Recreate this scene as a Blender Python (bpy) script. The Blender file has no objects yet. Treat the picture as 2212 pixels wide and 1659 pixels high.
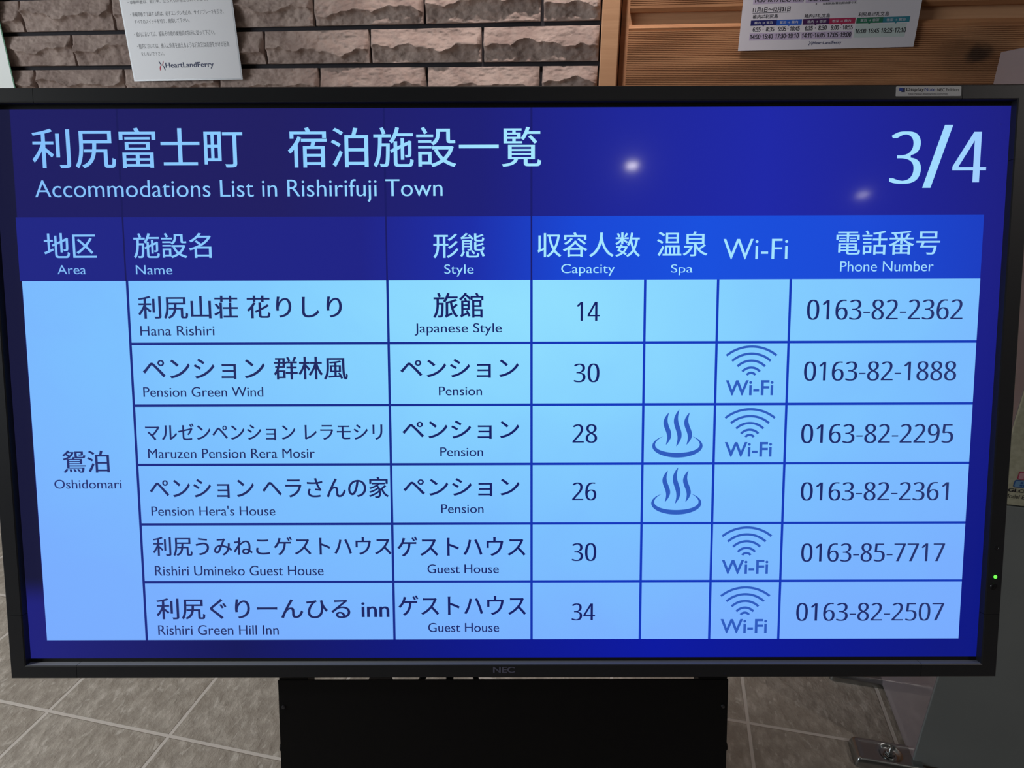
import bpy, bmesh, math, random, os
import numpy as np
from mathutils import Matrix, Vector

# ------------------------------------------------------------------ camera
SC = bpy.context.scene
COL = SC.collection
CAM_H = 1.2146
cam_data = bpy.data.cameras.new('camera')
cam_data.sensor_width = 36.0
cam_data.lens = 36.0 * 1464.006 / 2212.0
cam_data.clip_start = 0.02
cam = bpy.data.objects.new('camera', cam_data)
COL.objects.link(cam)
CAM_YAW, CAM_PITCH, CAM_ROLL = 0.20798161, 0.3703059, 0.00809601
cam.matrix_world = (Matrix.Translation((0, 0, CAM_H)) @ Matrix.Rotation(CAM_YAW, 4, 'Z')
                    @ Matrix.Rotation(math.pi / 2 - CAM_PITCH, 4, 'X') @ Matrix.Rotation(CAM_ROLL, 4, 'Z'))
SC.camera = cam

# ------------------------------------------------------------------ exposure and world
SC.view_settings.view_transform = 'Standard'
SC.view_settings.look = 'None'
SC.view_settings.gamma = 1.0
SC.view_settings.use_curve_mapping = False
SC.view_settings.exposure = 0.0
world = bpy.data.worlds.new('world')
SC.world = world
world.use_nodes = True
world.node_tree.nodes['Background'].inputs[0].default_value = (0.8, 0.9, 1.0, 1)
world.node_tree.nodes['Background'].inputs[1].default_value = 0.02

# ------------------------------------------------------------------ lights of the hall
CEIL = 2.4
def spot(name, loc, power, color, angle, blend, target=None, radius=0.035):
    l = bpy.data.lights.new(name, 'SPOT')
    l.energy = power; l.color = color; l.spot_size = math.radians(angle); l.spot_blend = blend
    l.shadow_soft_size = radius
    o = bpy.data.objects.new(name, l); COL.objects.link(o); o.location = loc
    if target is not None:
        o.rotation_euler = (Vector(target) - Vector(loc)).to_track_quat('-Z', 'Y').to_euler()
    return o
def area(name, loc, power, color, sx, sy, target):
    l = bpy.data.lights.new(name, 'AREA')
    l.energy = power; l.color = color; l.shape = 'RECTANGLE'; l.size = sx; l.size_y = sy
    o = bpy.data.objects.new(name, l); COL.objects.link(o); o.location = loc
    o.rotation_euler = (Vector(target) - Vector(loc)).to_track_quat('-Z', 'Y').to_euler()
    return o
spot('downlight_lamp', (0.85, -1.28, CEIL - 0.035), 9, (1.0, 0.92, 0.84), 84, 0.5)
spot('downlight_lamp', (2.14, -1.30, CEIL - 0.035), 9, (1.0, 0.92, 0.84), 84, 0.5)
spot('downlight_lamp', (2.14, 0.20, CEIL - 0.035), 26, (1.0, 0.92, 0.86), 150, 0.6)
spot('downlight_lamp', (-0.32, 1.32, CEIL - 0.035), 41, (1.0, 0.88, 0.83), 70, 0.75, (-0.30, 1.74, 1.48))
spot('downlight_lamp', (-1.73, 0.20, CEIL - 0.035), 66, (1.0, 0.96, 0.91), 100, 0.75)
# soft daylight fill from an unseen window added in the side wall
area('window_fill', (-3.40, -0.4, 1.5), 54, (0.90, 0.97, 1.0), 1.9, 1.3, (0, 0.2, 0.6))

# ------------------------------------------------------------------ materials
def new_mat(name):
    m = bpy.data.materials.new(name); m.use_nodes = True
    return m, m.node_tree, m.node_tree.nodes['Principled BSDF']
def pbr(name, col, rough=0.5, metal=0.0, spec=0.5, bump=None, vary=None, coat=0.0):
    m, nt, b = new_mat(name)
    b.inputs['Base Color'].default_value = (*col, 1)
    b.inputs['Roughness'].default_value = rough
    b.inputs['Metallic'].default_value = metal
    b.inputs['Specular IOR Level'].default_value = spec
    if coat:
        b.inputs['Coat Weight'].default_value = coat; b.inputs['Coat Roughness'].default_value = 0.08
    tc = nt.nodes.new('ShaderNodeTexCoord')
    if bump:
        n = nt.nodes.new('ShaderNodeTexNoise'); n.inputs['Scale'].default_value = bump[0]; n.inputs['Detail'].default_value = 6
        bp = nt.nodes.new('ShaderNodeBump'); bp.inputs['Strength'].default_value = bump[1]; bp.inputs['Distance'].default_value = bump[2]
        nt.links.new(tc.outputs['Object'], n.inputs['Vector']); nt.links.new(n.outputs['Fac'], bp.inputs['Height'])
        nt.links.new(bp.outputs['Normal'], b.inputs['Normal'])
    if vary:
        n = nt.nodes.new('ShaderNodeTexNoise'); n.inputs['Scale'].default_value = vary[0]; n.inputs['Detail'].default_value = 5
        mx = nt.nodes.new('ShaderNodeMix'); mx.data_type = 'RGBA'
        mx.inputs['A'].default_value = (*col, 1); mx.inputs['B'].default_value = (*vary[1], 1)
        nt.links.new(tc.outputs['Object'], n.inputs['Vector'])
        rp = nt.nodes.new('ShaderNodeMapRange'); rp.inputs['From Min'].default_value = 0.35; rp.inputs['From Max'].default_value = 0.65
        nt.links.new(n.outputs['Fac'], rp.inputs['Value']); nt.links.new(rp.outputs['Result'], mx.inputs['Factor'])
        nt.links.new(mx.outputs['Result'], b.inputs['Base Color'])
    return m
class G:
    """tiny node-graph helper"""
    def __init__(s, nt): s.nt = nt
    def math(s, op, a, b=None, c=None, clamp=False):
        n = s.nt.nodes.new('ShaderNodeMath'); n.operation = op; n.use_clamp = clamp
        for i, v in enumerate((a, b, c)):
            if v is None: continue
            if isinstance(v, (int, float)): n.inputs[i].default_value = v
            else: s.nt.links.new(v, n.inputs[i])
        return n.outputs[0]
    def xyz(s):
        tc = s.nt.nodes.new('ShaderNodeTexCoord'); sp = s.nt.nodes.new('ShaderNodeSeparateXYZ')
        s.nt.links.new(tc.outputs['Object'], sp.inputs[0]); return tc.outputs['Object'], sp.outputs
    def rng(s, v, a, b, c=0.0, d=1.0, smooth=True):
        n = s.nt.nodes.new('ShaderNodeMapRange')
        if smooth: n.interpolation_type = 'SMOOTHSTEP'
        n.inputs['From Min'].default_value = a; n.inputs['From Max'].default_value = b
        n.inputs['To Min'].default_value = c; n.inputs['To Max'].default_value = d
        s.nt.links.new(v, n.inputs['Value']); return n.outputs['Result']
    def mix(s, f, a, b, mode='MIX'):
        n = s.nt.nodes.new('ShaderNodeMix'); n.data_type = 'RGBA'; n.blend_type = mode
        for k, v in (('Factor', f), ('A', a), ('B', b)):
            if isinstance(v, (int, float)): n.inputs[k].default_value = v
            elif isinstance(v, tuple): n.inputs[k].default_value = (*v, 1)
            else: s.nt.links.new(v, n.inputs[k])
        return n.outputs['Result']
    def ramp(s, v, stops):
        n = s.nt.nodes.new('ShaderNodeValToRGB'); cr = n.color_ramp
        while len(cr.elements) < len(stops): cr.elements.new(0.5)
        for e, (p, c) in zip(cr.elements, stops):
            e.position = p; e.color = (*c, 1)
        s.nt.links.new(v, n.inputs[0]); return n.outputs[0]
    def noise(s, vec, scale, detail=4, rough=0.5, dist=0.0):
        n = s.nt.nodes.new('ShaderNodeTexNoise'); n.inputs['Scale'].default_value = scale
        n.inputs['Detail'].default_value = detail; n.inputs['Roughness'].default_value = rough; n.inputs['Distortion'].default_value = dist
        if vec is not None: s.nt.links.new(vec, n.inputs['Vector'])
        return n.outputs['Fac']
    def mapping(s, vec, scale=(1, 1, 1), rot=(0, 0, 0), loc=(0, 0, 0)):
        n = s.nt.nodes.new('ShaderNodeMapping'); n.inputs['Scale'].default_value = scale
        n.inputs['Rotation'].default_value = rot; n.inputs['Location'].default_value = loc
        s.nt.links.new(vec, n.inputs['Vector']); return n.outputs[0]
    def bump(s, h, strength, dist, normal=None):
        n = s.nt.nodes.new('ShaderNodeBump'); n.inputs['Strength'].default_value = strength; n.inputs['Distance'].default_value = dist
        s.nt.links.new(h, n.inputs['Height'])
        if normal is not None: s.nt.links.new(normal, n.inputs['Normal'])
        return n.outputs[0]
def s2l(r, g, b):
    f = lambda c: (c / 255 / 12.92) if c <= 10 else ((c / 255 + 0.055) / 1.055) ** 2.4
    return (f(r), f(g), f(b))

# ------------------------------------------------------------------ mesh helpers
class MB:
    """collects vertices and faces, then links them as one mesh object"""
    def __init__(s): s.v = []; s.f = []; s.m = []
    def add(s, verts, faces, mi=0):
        o = len(s.v); s.v += [tuple(p) for p in verts]; s.f += [tuple(i + o for i in f) for f in faces]; s.m += [mi] * len(faces); return s
    def box(s, x0, x1, y0, y1, z0, z1, mi=0, ch=0.0):
        if ch <= 0:
            v = [(x, y, z) for x in (x0, x1) for y in (y0, y1) for z in (z0, z1)]
            return s.add(v, [(0, 1, 3, 2), (4, 6, 7, 5), (0, 4, 5, 1), (2, 3, 7, 6), (0, 2, 6, 4), (1, 5, 7, 3)], mi)
        bm = bmesh.new(); bmesh.ops.create_cube(bm, size=1)
        for p in bm.verts:
            p.co = Vector(((x0 + x1) / 2 + p.co.x * (x1 - x0), (y0 + y1) / 2 + p.co.y * (y1 - y0), (z0 + z1) / 2 + p.co.z * (z1 - z0)))
        bmesh.ops.bevel(bm, geom=list(bm.edges), offset=ch, segments=2, affect='EDGES', profile=0.5)
        bm.verts.index_update()
        s.add([p.co[:] for p in bm.verts], [[q.index for q in f.verts] for f in bm.faces], mi); bm.free(); return s
    def quad(s, x0, x1, z0, z1, y, mi=0):       # faces -y
        return s.add([(x0, y, z0), (x1, y, z0), (x1, y, z1), (x0, y, z1)], [(0, 1, 2, 3)], mi)
    def lathe(s, prof, seg=24, c=(0, 0, 0), axis='Z', mi=0):
        v = []; n = len(prof)
        for i in range(seg):
            a = 2 * math.pi * i / seg
            for r, h in prof:
                p = (r * math.cos(a), r * math.sin(a), h)
                if axis == 'Y': p = (p[0], -p[2], p[1])     # height points to -y
                if axis == 'X': p = (p[2], p[0], p[1])
                v.append((p[0] + c[0], p[1] + c[1], p[2] + c[2]))
        f = [(i * n + j, ((i + 1) % seg) * n + j, ((i + 1) % seg) * n + j + 1, i * n + j + 1) for i in range(seg) for j in range(n - 1)]
        return s.add(v, f, mi)
    def tube(s, pts, r, seg=10, mi=0):
        pts = [Vector(p) for p in pts]; v = []; f = []
        for i, p in enumerate(pts):
            t = (pts[min(i + 1, len(pts) - 1)] - pts[max(i - 1, 0)]).normalized()
            u = t.cross(Vector((0.31, 0.9, 0.17))).normalized(); w = t.cross(u)
            for k in range(seg):
                a = 2 * math.pi * k / seg; v.append(tuple(p + r * (math.cos(a) * u + math.sin(a) * w)))
        for i in range(len(pts) - 1):
            for k in range(seg):
                f.append((i * seg + k, i * seg + (k + 1) % seg, (i + 1) * seg + (k + 1) % seg, (i + 1) * seg + k))
        f.append(tuple(range(seg))); f.append(tuple((len(pts) - 1) * seg + k for k in reversed(range(seg))))
        return s.add(v, f, mi)
    def prism(s, poly, y0, y1, mi=0):            # polygon in x,z extruded along y
        n = len(poly)
        v = [(x, y0, z) for x, z in poly] + [(x, y1, z) for x, z in poly]
        f = [tuple(range(n)), tuple(reversed(range(n, 2 * n)))] + [(i, i + n, (i + 1) % n + n, (i + 1) % n) for i in range(n)]
        return s.add(v, f, mi)
    def build(s, name, mats, parent=None, M=None, smooth=False, flip=True):
        me = bpy.data.meshes.new(name)
        vs = s.v if M is None else [tuple(M @ Vector(p)) for p in s.v]
        me.from_pydata(vs, [], s.f)
        for m in (mats if isinstance(mats, (list, tuple)) else [mats]): me.materials.append(m)
        me.polygons.foreach_set('material_index', s.m)
        if flip:
            bm = bmesh.new(); bm.from_mesh(me); bmesh.ops.recalc_face_normals(bm, faces=bm.faces); bm.to_mesh(me); bm.free()
        if smooth:
            me.polygons.foreach_set('use_smooth', [True] * len(me.polygons))
            me.set_sharp_from_angle(angle=math.radians(40))
        me.update()
        o = bpy.data.objects.new(name, me); COL.objects.link(o)
        if parent is not None: o.parent = parent
        return o
def thing(name, label, cat, M=None, group=None):
    o = bpy.data.objects.new(name, None); COL.objects.link(o); o.empty_display_size = 0.1
    if M is not None: o.matrix_world = M
    o['label'] = label; o['category'] = cat
    if group: o['group'] = group
    return o
def tag(o, label, cat, group=None):
    o['label'] = label; o['category'] = cat
    if group: o['group'] = group
    return o
def struct(o, label=None, cat=None):
    o['kind'] = 'structure'
    if label: o['label'] = label
    if cat: o['category'] = cat
    return o

# ------------------------------------------------------------------ lettering
DIGIT_FONT = None
try:   # a humanist sans that ships inside Blender itself; the built-in face is used if it is absent
    DIGIT_FONT = bpy.data.fonts.load(os.path.join(bpy.utils.resource_path('LOCAL'), 'datafiles', 'fonts', 'NotoSansMath-Regular.woff2'))
except Exception:
    DIGIT_FONT = None
_txt = {}
def text_tris(body, font=None, offset=0.0, res=6):
    key = (body, font is not None, offset)
    if key in _txt: return _txt[key]
    cu = bpy.data.curves.new('glyphs', 'FONT'); cu.body = body; cu.size = 1; cu.resolution_u = res; cu.offset = offset
    if font is not None: cu.font = font
    o = bpy.data.objects.new('glyphs', cu); COL.objects.link(o)
    dg = bpy.context.evaluated_depsgraph_get(); ev = o.evaluated_get(dg); me = ev.to_mesh()
    v = np.array([p.co[:2] for p in me.vertices], float); f = [tuple(p.vertices) for p in me.polygons]
    ev.to_mesh_clear(); bpy.data.objects.remove(o); bpy.data.curves.remove(cu)
    _txt[key] = (v, f); return v, f
def lettering(mb, body, x0, z0, x1, z1, y, mi=0, font=None, offset=0.0, contrast=0.0, step=0.0):
    """fills the box x0..x1, z0..z1 of the plane y with the ink of body (reads from -y)"""
    v, f = text_tris(body, font, offset)
    if contrast:      # broad-nib stress: stems widened sideways only
        parts = [v + np.array([d, 0]) for d in np.linspace(-contrast, contrast, 7)]
        n = len(v); v = np.vstack(parts); f = [tuple(i + k * n for i in q) for k in range(7) for q in f]
    lo = v.min(0); hi = v.max(0); s = np.array([x1 - x0, z1 - z0]) / (hi - lo)
    p = (v - lo) * s + np.array([x0, z0])
    n0 = len(p) // 7 if contrast else len(p)
    mb.add([(a, y - step * (i // n0), b) for i, (a, b) in enumerate(p)], f, mi)

# ================================================================== the room (x to the right, y into the wall, z up)
YW = 1.762                      # mortar plane of the back wall
m_plaster = pbr('plaster', s2l(120, 116, 112), 0.9, bump=(60, 0.2, 0.002))
m_ceiling = pbr('ceiling_board', s2l(150, 148, 144), 0.9, bump=(40, 0.3, 0.003))

def floor_material():
    m, nt, b = new_mat('slate_tiles'); g = G(nt); vec, (x, y, z) = g.xyz()
    def line(c, off):
        fr = g.math('FRACT', g.math('DIVIDE', g.math('SUBTRACT', c, off), 0.30))
        d = g.math('MULTIPLY', g.math('ABSOLUTE', g.math('SUBTRACT', fr, 0.5)), 0.30)     # 0.15 on the joint
        return g.rng(d, 0.1455, 0.1470)
    wob = g.math('MULTIPLY', g.math('SUBTRACT', g.noise(vec, 30, 3), 0.5), 0.0012)
    grout = g.math('MAXIMUM', line(g.math('ADD', x, wob), 0.2785), line(g.math('ADD', y, wob), 0.890))
    tid = nt.nodes.new('ShaderNodeCombineXYZ')
    nt.links.new(g.math('FLOOR', g.math('DIVIDE', g.math('SUBTRACT', x, 0.2785), 0.30)), tid.inputs[0])
    nt.links.new(g.math('FLOOR', g.math('DIVIDE', g.math('SUBTRACT', y, 0.890), 0.30)), tid.inputs[1])
    wn = nt.nodes.new('ShaderNodeTexWhiteNoise'); wn.noise_dimensions = '2D'; nt.links.new(tid.outputs[0], wn.inputs['Vector'])
    cleft_v = g.mapping(vec, scale=(1.0, 0.62, 1.0), rot=(0, 0, 0.45))
    n1 = g.noise(cleft_v, 42, 6, 0.60, 0.15); n2 = g.noise(vec, 160, 4, 0.6); n3 = g.noise(vec, 9, 4)
    col = g.mix(g.rng(n1, 0.38, 0.64), s2l(158, 150, 140), s2l(184, 176, 166))
    col = g.mix(g.math('MULTIPLY', g.rng(n3, 0.35, 0.65), 0.4), col, s2l(146, 136, 124))
    col = g.mix(g.math('MULTIPLY', wn.outputs['Value'], 0.12), col, s2l(120, 112, 104))
    col = g.mix(g.math('MULTIPLY', g.rng(n1, 0.58, 0.70), 0.35), col, s2l(215, 208, 200))
    fl = g.noise(g.mapping(vec, scale=(1.0, 0.45, 1.0), rot=(0, 0, 0.3)), 75, 3, 0.5, 0.4)
    col = g.mix(g.math('MULTIPLY', g.rng(fl, 0.60, 0.68), 0.45), col, s2l(212, 206, 198))
    col = g.mix(grout, col, s2l(206, 199, 192))
    nt.links.new(col, b.inputs['Base Color']); b.inputs['Roughness'].default_value = 0.62
    hgt = g.math('ADD', g.math('MULTIPLY', n1, 1.0), g.math('MULTIPLY', n2, 0.07))
    hgt = g.math('MULTIPLY', hgt, g.math('SUBTRACT', 1.0, grout))
    nt.links.new(g.bump(hgt, 0.55, 0.010), b.inputs['Normal'])
    return m
X0, X1, YF = -3.5, 3.2, -4.0
struct(MB().box(X0 - .1, X1 + .1, YF - .1, 1.95, -0.08, 0.0).build('floor', floor_material()), 'grey slate-look floor of square tiles with pale grout', 'floor')
struct(MB().box(X0 - .1, X1 + .1, YF - .1, 1.95, CEIL, CEIL + .1).build('ceiling', m_ceiling), 'plain ceiling above the hall', 'ceiling')
struct(MB().box(X1, X1 + .1, YF, 1.95, 0, CEIL).build('wall_right', m_plaster), 'plain plastered wall past the ticket machine', 'wall')
struct(MB().box(X0, X1, YF - .1, YF, 0, CEIL).build('wall_front', m_plaster), 'plain plastered wall behind the viewer', 'wall')
wl = MB()
wl.box(X0 - .1, X0, YF, -1.4, 0, CEIL).box(X0 - .1, X0, 0.6, 1.95, 0, CEIL).box(X0 - .1, X0, -1.4, 0.6, 0, 0.8).box(X0 - .1, X0, -1.4, 0.6, 2.2, CEIL)
struct(wl.build('wall_left', m_plaster), 'plain plastered wall with an added window opening, at the brick end', 'wall')
def emit(name, col, strength):
    m, nt, b = new_mat(name); b.inputs['Base Color'].default_value = (0, 0, 0, 1)
    b.inputs['Emission Color'].default_value = (*col, 1); b.inputs['Emission Strength'].default_value = strength; return m
win = struct(thing('fill_window_1', 'added unseen window for daylight fill in the side wall', 'window'))  # unseen window put in as a soft light source, with a glowing pane
MB().box(X0 - .09, X0 - .08, -1.4, 0.6, 0.8, 2.2).build('fill_window_pane', emit('window_fill_glow', (0.85, 0.93, 1.0), 0.8), win)
wf = MB()
for a, b_, c, d in ((-1.4, -1.35, .8, 2.2), (0.55, 0.6, .8, 2.2), (-1.4, .6, .8, .85), (-1.4, .6, 2.15, 2.2), (-.42, -.38, .8, 2.2)):
    wf.box(X0 - .075, X0 - .02, a, b_, c, d)
wf.build('fill_window_frame', pbr('painted_frame', s2l(190, 190, 188), 0.5), win)

# ---- back wall: slab, split-face brick facing, grooved boards
rng = np.random.default_rng(7)
def brick_wall():
    zc, pz, px = 1.3415, 0.0849, 0.2865
    xr = -0.171
    V = []; F = []; base = 0
    jz, jx = 0.0105, 0.008
    k0 = -16
    for k in range(k0, 13):
        z0 = zc + k * pz + jz / 2; z1 = z0 + pz - jz
        if z0 < 0: z0 = 0.001
        if z1 > CEIL: z1 = CEIL - 0.001
        if z1 - z0 < 0.02: continue
        off = -0.4485 if k % 2 == 0 else -0.3052
        fine = 1.15 < z0 < 1.70
        i = 1
        xs = off + math.ceil((xr - off) / px) * px
        while xs > X0:
            a, b = xs - px + jx / 2, xs - jx / 2
            a, b = max(a, X0 + .001), min(b, xr)
            xs -= px
            if b - a < 0.02: continue
            nx, nz = (96, 52) if fine and b > -2.3 else (14, 8)
            nx = max(6, int(nx * (b - a) / px))
            s = np.linspace(0, 1, nx + 1); t = np.linspace(0, 1, nz + 1)
            S, T = np.meshgrid(s, t, indexing='ij')
            L = (b - a) / px
            xx = S * L
            ph = rng.uniform(0, 6.28, 8); am = rng.uniform(0.5, 1.0, 8)
            tri = lambda q: 2 * np.abs((q / 6.283) % 1 - 0.5) * 2 - 1
            zr = (rng.uniform(0.36, 0.58) + 0.13 * am[0] * tri(6.0 * xx + ph[0]) + 0.075 * am[1] * np.sin(13 * xx + ph[1])
                  + 0.05 * am[2] * tri(27 * xx + ph[2]) + 0.022 * am[3] * np.sin(60 * xx + ph[3]))
            zr = np.clip(zr, 0.14, 0.80)
            up = (1 - T) / (1 - zr)
            def vn(fx, fz, amp):
                lat = rng.uniform(-1, 1, (int(fx * 1.2) + 4, int(fz) + 4))
                u = xx * fx; w = T * fz; iu = u.astype(int); iw = w.astype(int); fu = u - iu; fw = w - iw
                fu = fu * fu * (3 - 2 * fu); fw = fw * fw * (3 - 2 * fw)
                return amp * ((lat[iu, iw] * (1 - fu) + lat[iu + 1, iw] * fu) * (1 - fw) + (lat[iu, iw + 1] * (1 - fu) + lat[iu + 1, iw + 1] * fu) * fw)
            facet = 0.26 * (np.abs(vn(5, 2, 1.0)) - 0.35) + vn(9, 3.5, 0.13)
            fine_n = vn(18, 7, 0.085) + vn(34, 13, 0.065) + vn(60, 22, 0.040)
            ht_up = 0.22 + 0.78 * np.clip(up, 0, 1) ** 1.25
            dn = (zr - T) / 0.10
            ht_dn = 0.40 + 0.60 * np.exp(-np.clip(dn, 0, 9) * 1.9) + 0.35 * (T - zr) + facet * 0.9
            H = np.where(T >= zr, ht_up + facet * 0.8 * np.clip(up, 0, 1), ht_dn) + fine_n
            edge = np.minimum(np.minimum(S, 1 - S) * nx / 1.6, np.minimum(T, 1 - T) * nz / 1.2).clip(0, 1)
            H = 0.15 + (H - 0.15) * (0.45 + 0.55 * edge)
            Y = (YW - 0.006) - 0.021 * np.clip(H, 0.05, 1.15)
            P = np.stack([a + S * (b - a), Y, z0 + T * (z1 - z0)], -1)
            n2 = nz + 1
            V.append(P.reshape(-1, 3))
            ii, jj = np.meshgrid(np.arange(nx), np.arange(nz), indexing='ij'); q = (ii * n2 + jj).ravel() + base
            F.append(np.stack([q, q + n2, q + n2 + 1, q + 1], -1)); base += (nx + 1) * n2
            # side returns to the mortar
            ring = [i_ * n2 for i_ in range(nx + 1)] + [nx * n2 + j for j in range(1, nz + 1)] + [i_ * n2 + nz for i_ in range(nx - 1, -1, -1)] + [j for j in range(nz - 1, 0, -1)]
            Pr = P.reshape(-1, 3)[ring].copy(); Pr[:, 1] = YW + 0.001
            V.append(Pr); m_ = len(ring); r = np.array(ring) + base - (nx + 1) * n2; w = np.arange(m_) + base
            F.append(np.stack([r, w, np.roll(w, -1), np.roll(r, -1)], -1)); base += m_
    V = np.concatenate(V); F = np.concatenate(F)
    me = bpy.data.meshes.new('brick_facing'); me.from_pydata(V.tolist(), [], F.tolist())
    me.polygons.foreach_set('use_smooth', [True] * len(me.polygons)); me.set_sharp_from_angle(angle=math.radians(48))
    me.update(); return me
def brick_material():
    m, nt, b = new_mat('split_stone'); g = G(nt); vec, _ = g.xyz()
    n1 = g.noise(vec, 14, 5); n2 = g.noise(vec, 160, 6, 0.65); n3 = g.noise(vec, 55, 4)
    col = g.mix(g.rng(n1, 0.35, 0.65), s2l(160, 139, 131), s2l(184, 163, 154))
    col = g.mix(g.math('MULTIPLY', g.rng(n3, 0.50, 0.68), 0.30), col, s2l(128, 108, 104))
    nt.links.new(col, b.inputs['Base Color']); b.inputs['Roughness'].default_value = 0.85
    h = g.math('ADD', g.math('MULTIPLY', n2, 0.5), n3)
    nt.links.new(g.bump(h, 0.50, 0.006), b.inputs['Normal']); return m
wb = struct(MB().box(X0, X1, YW, 1.95, 0, CEIL).build('wall_back', pbr('dark_mortar', s2l(48, 46, 52), 0.9, bump=(200, 0.4, 0.001))),
            'back wall of split stone bricks beside grooved wooden boards', 'wall')
bf = bpy.data.objects.new('brick_facing', brick_wall()); COL.objects.link(bf); bf.parent = wb
bf.data.materials.append(brick_material())

def wood_material(name, c0, c1, c2, knot=False):
    m, nt, b = new_mat(name); g = G(nt); vec, (x, y, z) = g.xyz()
    gv = g.mapping(vec, scale=(1.0, 6.0, 16.0))
    n = g.noise(gv, 5, 7, 0.6, 0.8); big = g.noise(g.mapping(vec, scale=(1.2, 1, 3.0)), 2.2, 3)
    col = g.mix(g.rng(n, 0.34, 0.66), c0, c1)
    col = g.mix(g.math('MULTIPLY', g.rng(big, 0.42, 0.65), 0.55), col, c2)
    if knot:
        for kx, kz, kr in ((0.625, 1.352, 0.024), (0.40, 1.62, 0.02), (1.3, 1.1, 0.03), (-0.02, 0.9, 0.02), (0.9, 1.75, 0.022)):
            d = g.math('SQRT', g.math('ADD', g.math('POWER', g.math('DIVIDE', g.math('SUBTRACT', x, kx), 1.35), 2), g.math('POWER', g.math('SUBTRACT', z, kz), 2)))
            d = g.math('ADD', d, g.math('MULTIPLY', g.math('SUBTRACT', g.noise(vec, 40, 4), 0.5), 0.02))
            col = g.mix(g.rng(d, kr * 3.2, kr * 1.2, 0, 0.45), col, s2l(120, 84, 60))
            col = g.mix(g.rng(d, kr, kr * 0.35, 0, 0.85), col, s2l(58, 42, 36))
    nt.links.new(col, b.inputs['Base Color']); b.inputs['Roughness'].default_value = 0.55
    nt.links.new(g.bump(n, 0.15, 0.001), b.inputs['Normal']); return m
m_board = wood_material('grooved_cedar', s2l(176, 122, 84), s2l(200, 146, 104), s2l(150, 104, 72), True)
m_post = wood_material('planed_cedar', s2l(196, 148, 110), s2l(208, 160, 122), s2l(186, 138, 102))
yb = 1.7385
for k in range(-7, 5):
    z0 = 1.432 + k * 0.21 + 0.0125; z1 = z0 + 0.185
    z0 = max(z0, 0.002); z1 = min(z1, CEIL - .002)
    prof = [(YW + .001, z0), (yb + 0.009, z0), (yb, z0 + 0.007)]
    z = z0 + 0.010; pitch = 0.0037
    while z < z1 - 0.014:
        prof += [(yb, z), (yb, z + 0.0020), (yb + 0.0028, z + 0.0024), (yb + 0.0028, z + 0.0034)]
        z += pitch
    prof += [(yb, z1 - 0.008), (yb + 0.009, z1), (YW + .001, z1)]
    xa, xb = -0.1065, X1
    n = len(prof)
    v = [(xa + 0.003, p, q) for p, q in prof] + [(xb, p, q) for p, q in prof]
    f = [(i, (i + 1) % n, (i + 1) % n + n, i + n) for i in range(n)] + [tuple(reversed(range(n))), tuple(range(n, 2 * n))]
    MB().add(v, f).build('wood_board', m_board, wb)
MB().box(-0.122, X1, YW - 0.003, YW - 0.0005, 0.001, CEIL - 0.001).build('wood_backing', m_post, wb)
struct(MB().box(-0.1645, -0.124, 1.728, YW + .001, 0.0, CEIL, ch=0.002).build('trim_1', m_post), 'smooth wooden upright between the brick and the boards', 'trim')

# ---- two lamps that the screen mirrors, and their row
m_white = pbr('white_metal', s2l(225, 223, 218), 0.4)
m_lens = emit('lamp_lens', (1.0, 0.92, 0.84), 110.0)
m_lens_hot = emit('clear_lamp_lens', (1.0, 0.93, 0.86), 250.0)
def downlight(x, y, label, lens=None):
    t = thing('downlight', label, 'ceiling lamp', Matrix.Translation((x, y, CEIL)), 'recessed ceiling downlights')
    MB().lathe([(0.0265, -0.0005), (0.060, 0.0), (0.062, -0.006), (0.058, -0.010), (0.040, -0.006), (0.0265, -0.0022), (0.0265, -0.0005)], 32).build('trim_ring', m_white, t, smooth=True)
    MB().lathe([(0.0001, -0.002), (0.026, -0.002)], 32).build('lens', lens or m_lens, t)
downlight(0.85, -1.28, 'recessed downlight mirrored brightest in the blue screen header', m_lens_hot)
downlight(2.14, -1.30, 'recessed downlight mirrored faintly below the page number')
downlight(2.14, 0.20, 'recessed downlight over the aisle beside the ticket machine')
downlight(-1.73, 0.20, 'recessed downlight over the open floor at the brick end')
downlight(-0.32, 1.32, 'recessed downlight close to the brick wall')

# ================================================================== the display
Dm = Matrix(((0.9779, -0.1978, -0.0672, -0.17212633), (0.2086, 0.9414, 0.2651, 0.75529239), (0.0108, -0.2733, 0.9619, CAM_H - 0.31269774), (0, 0, 0, 1)))
_r = Dm.to_3x3().to_quaternion().to_matrix().to_4x4()
Dm = Matrix.Translation(Dm.to_translation()) @ _r
SW, SH = 1.2096, 0.6804
disp = thing('display_screen', 'large black framed screen showing a blue accommodation list', 'screen', Dm)

m_bezel = pbr('black_bezel', (0.0095, 0.0105, 0.0150), 0.42, spec=0.65, bump=(900, 0.12, 0.0003))
m_black = pbr('matt_black', (0.004, 0.004, 0.005), 0.7)
m_bezel_dark = pbr('dark_gasket', (0.006, 0.006, 0.007), 0.5)
m_strip = pbr('satin_step', (0.23, 0.245, 0.26), 0.5, metal=0.0, bump=(1200, 0.15, 0.0003))

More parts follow.
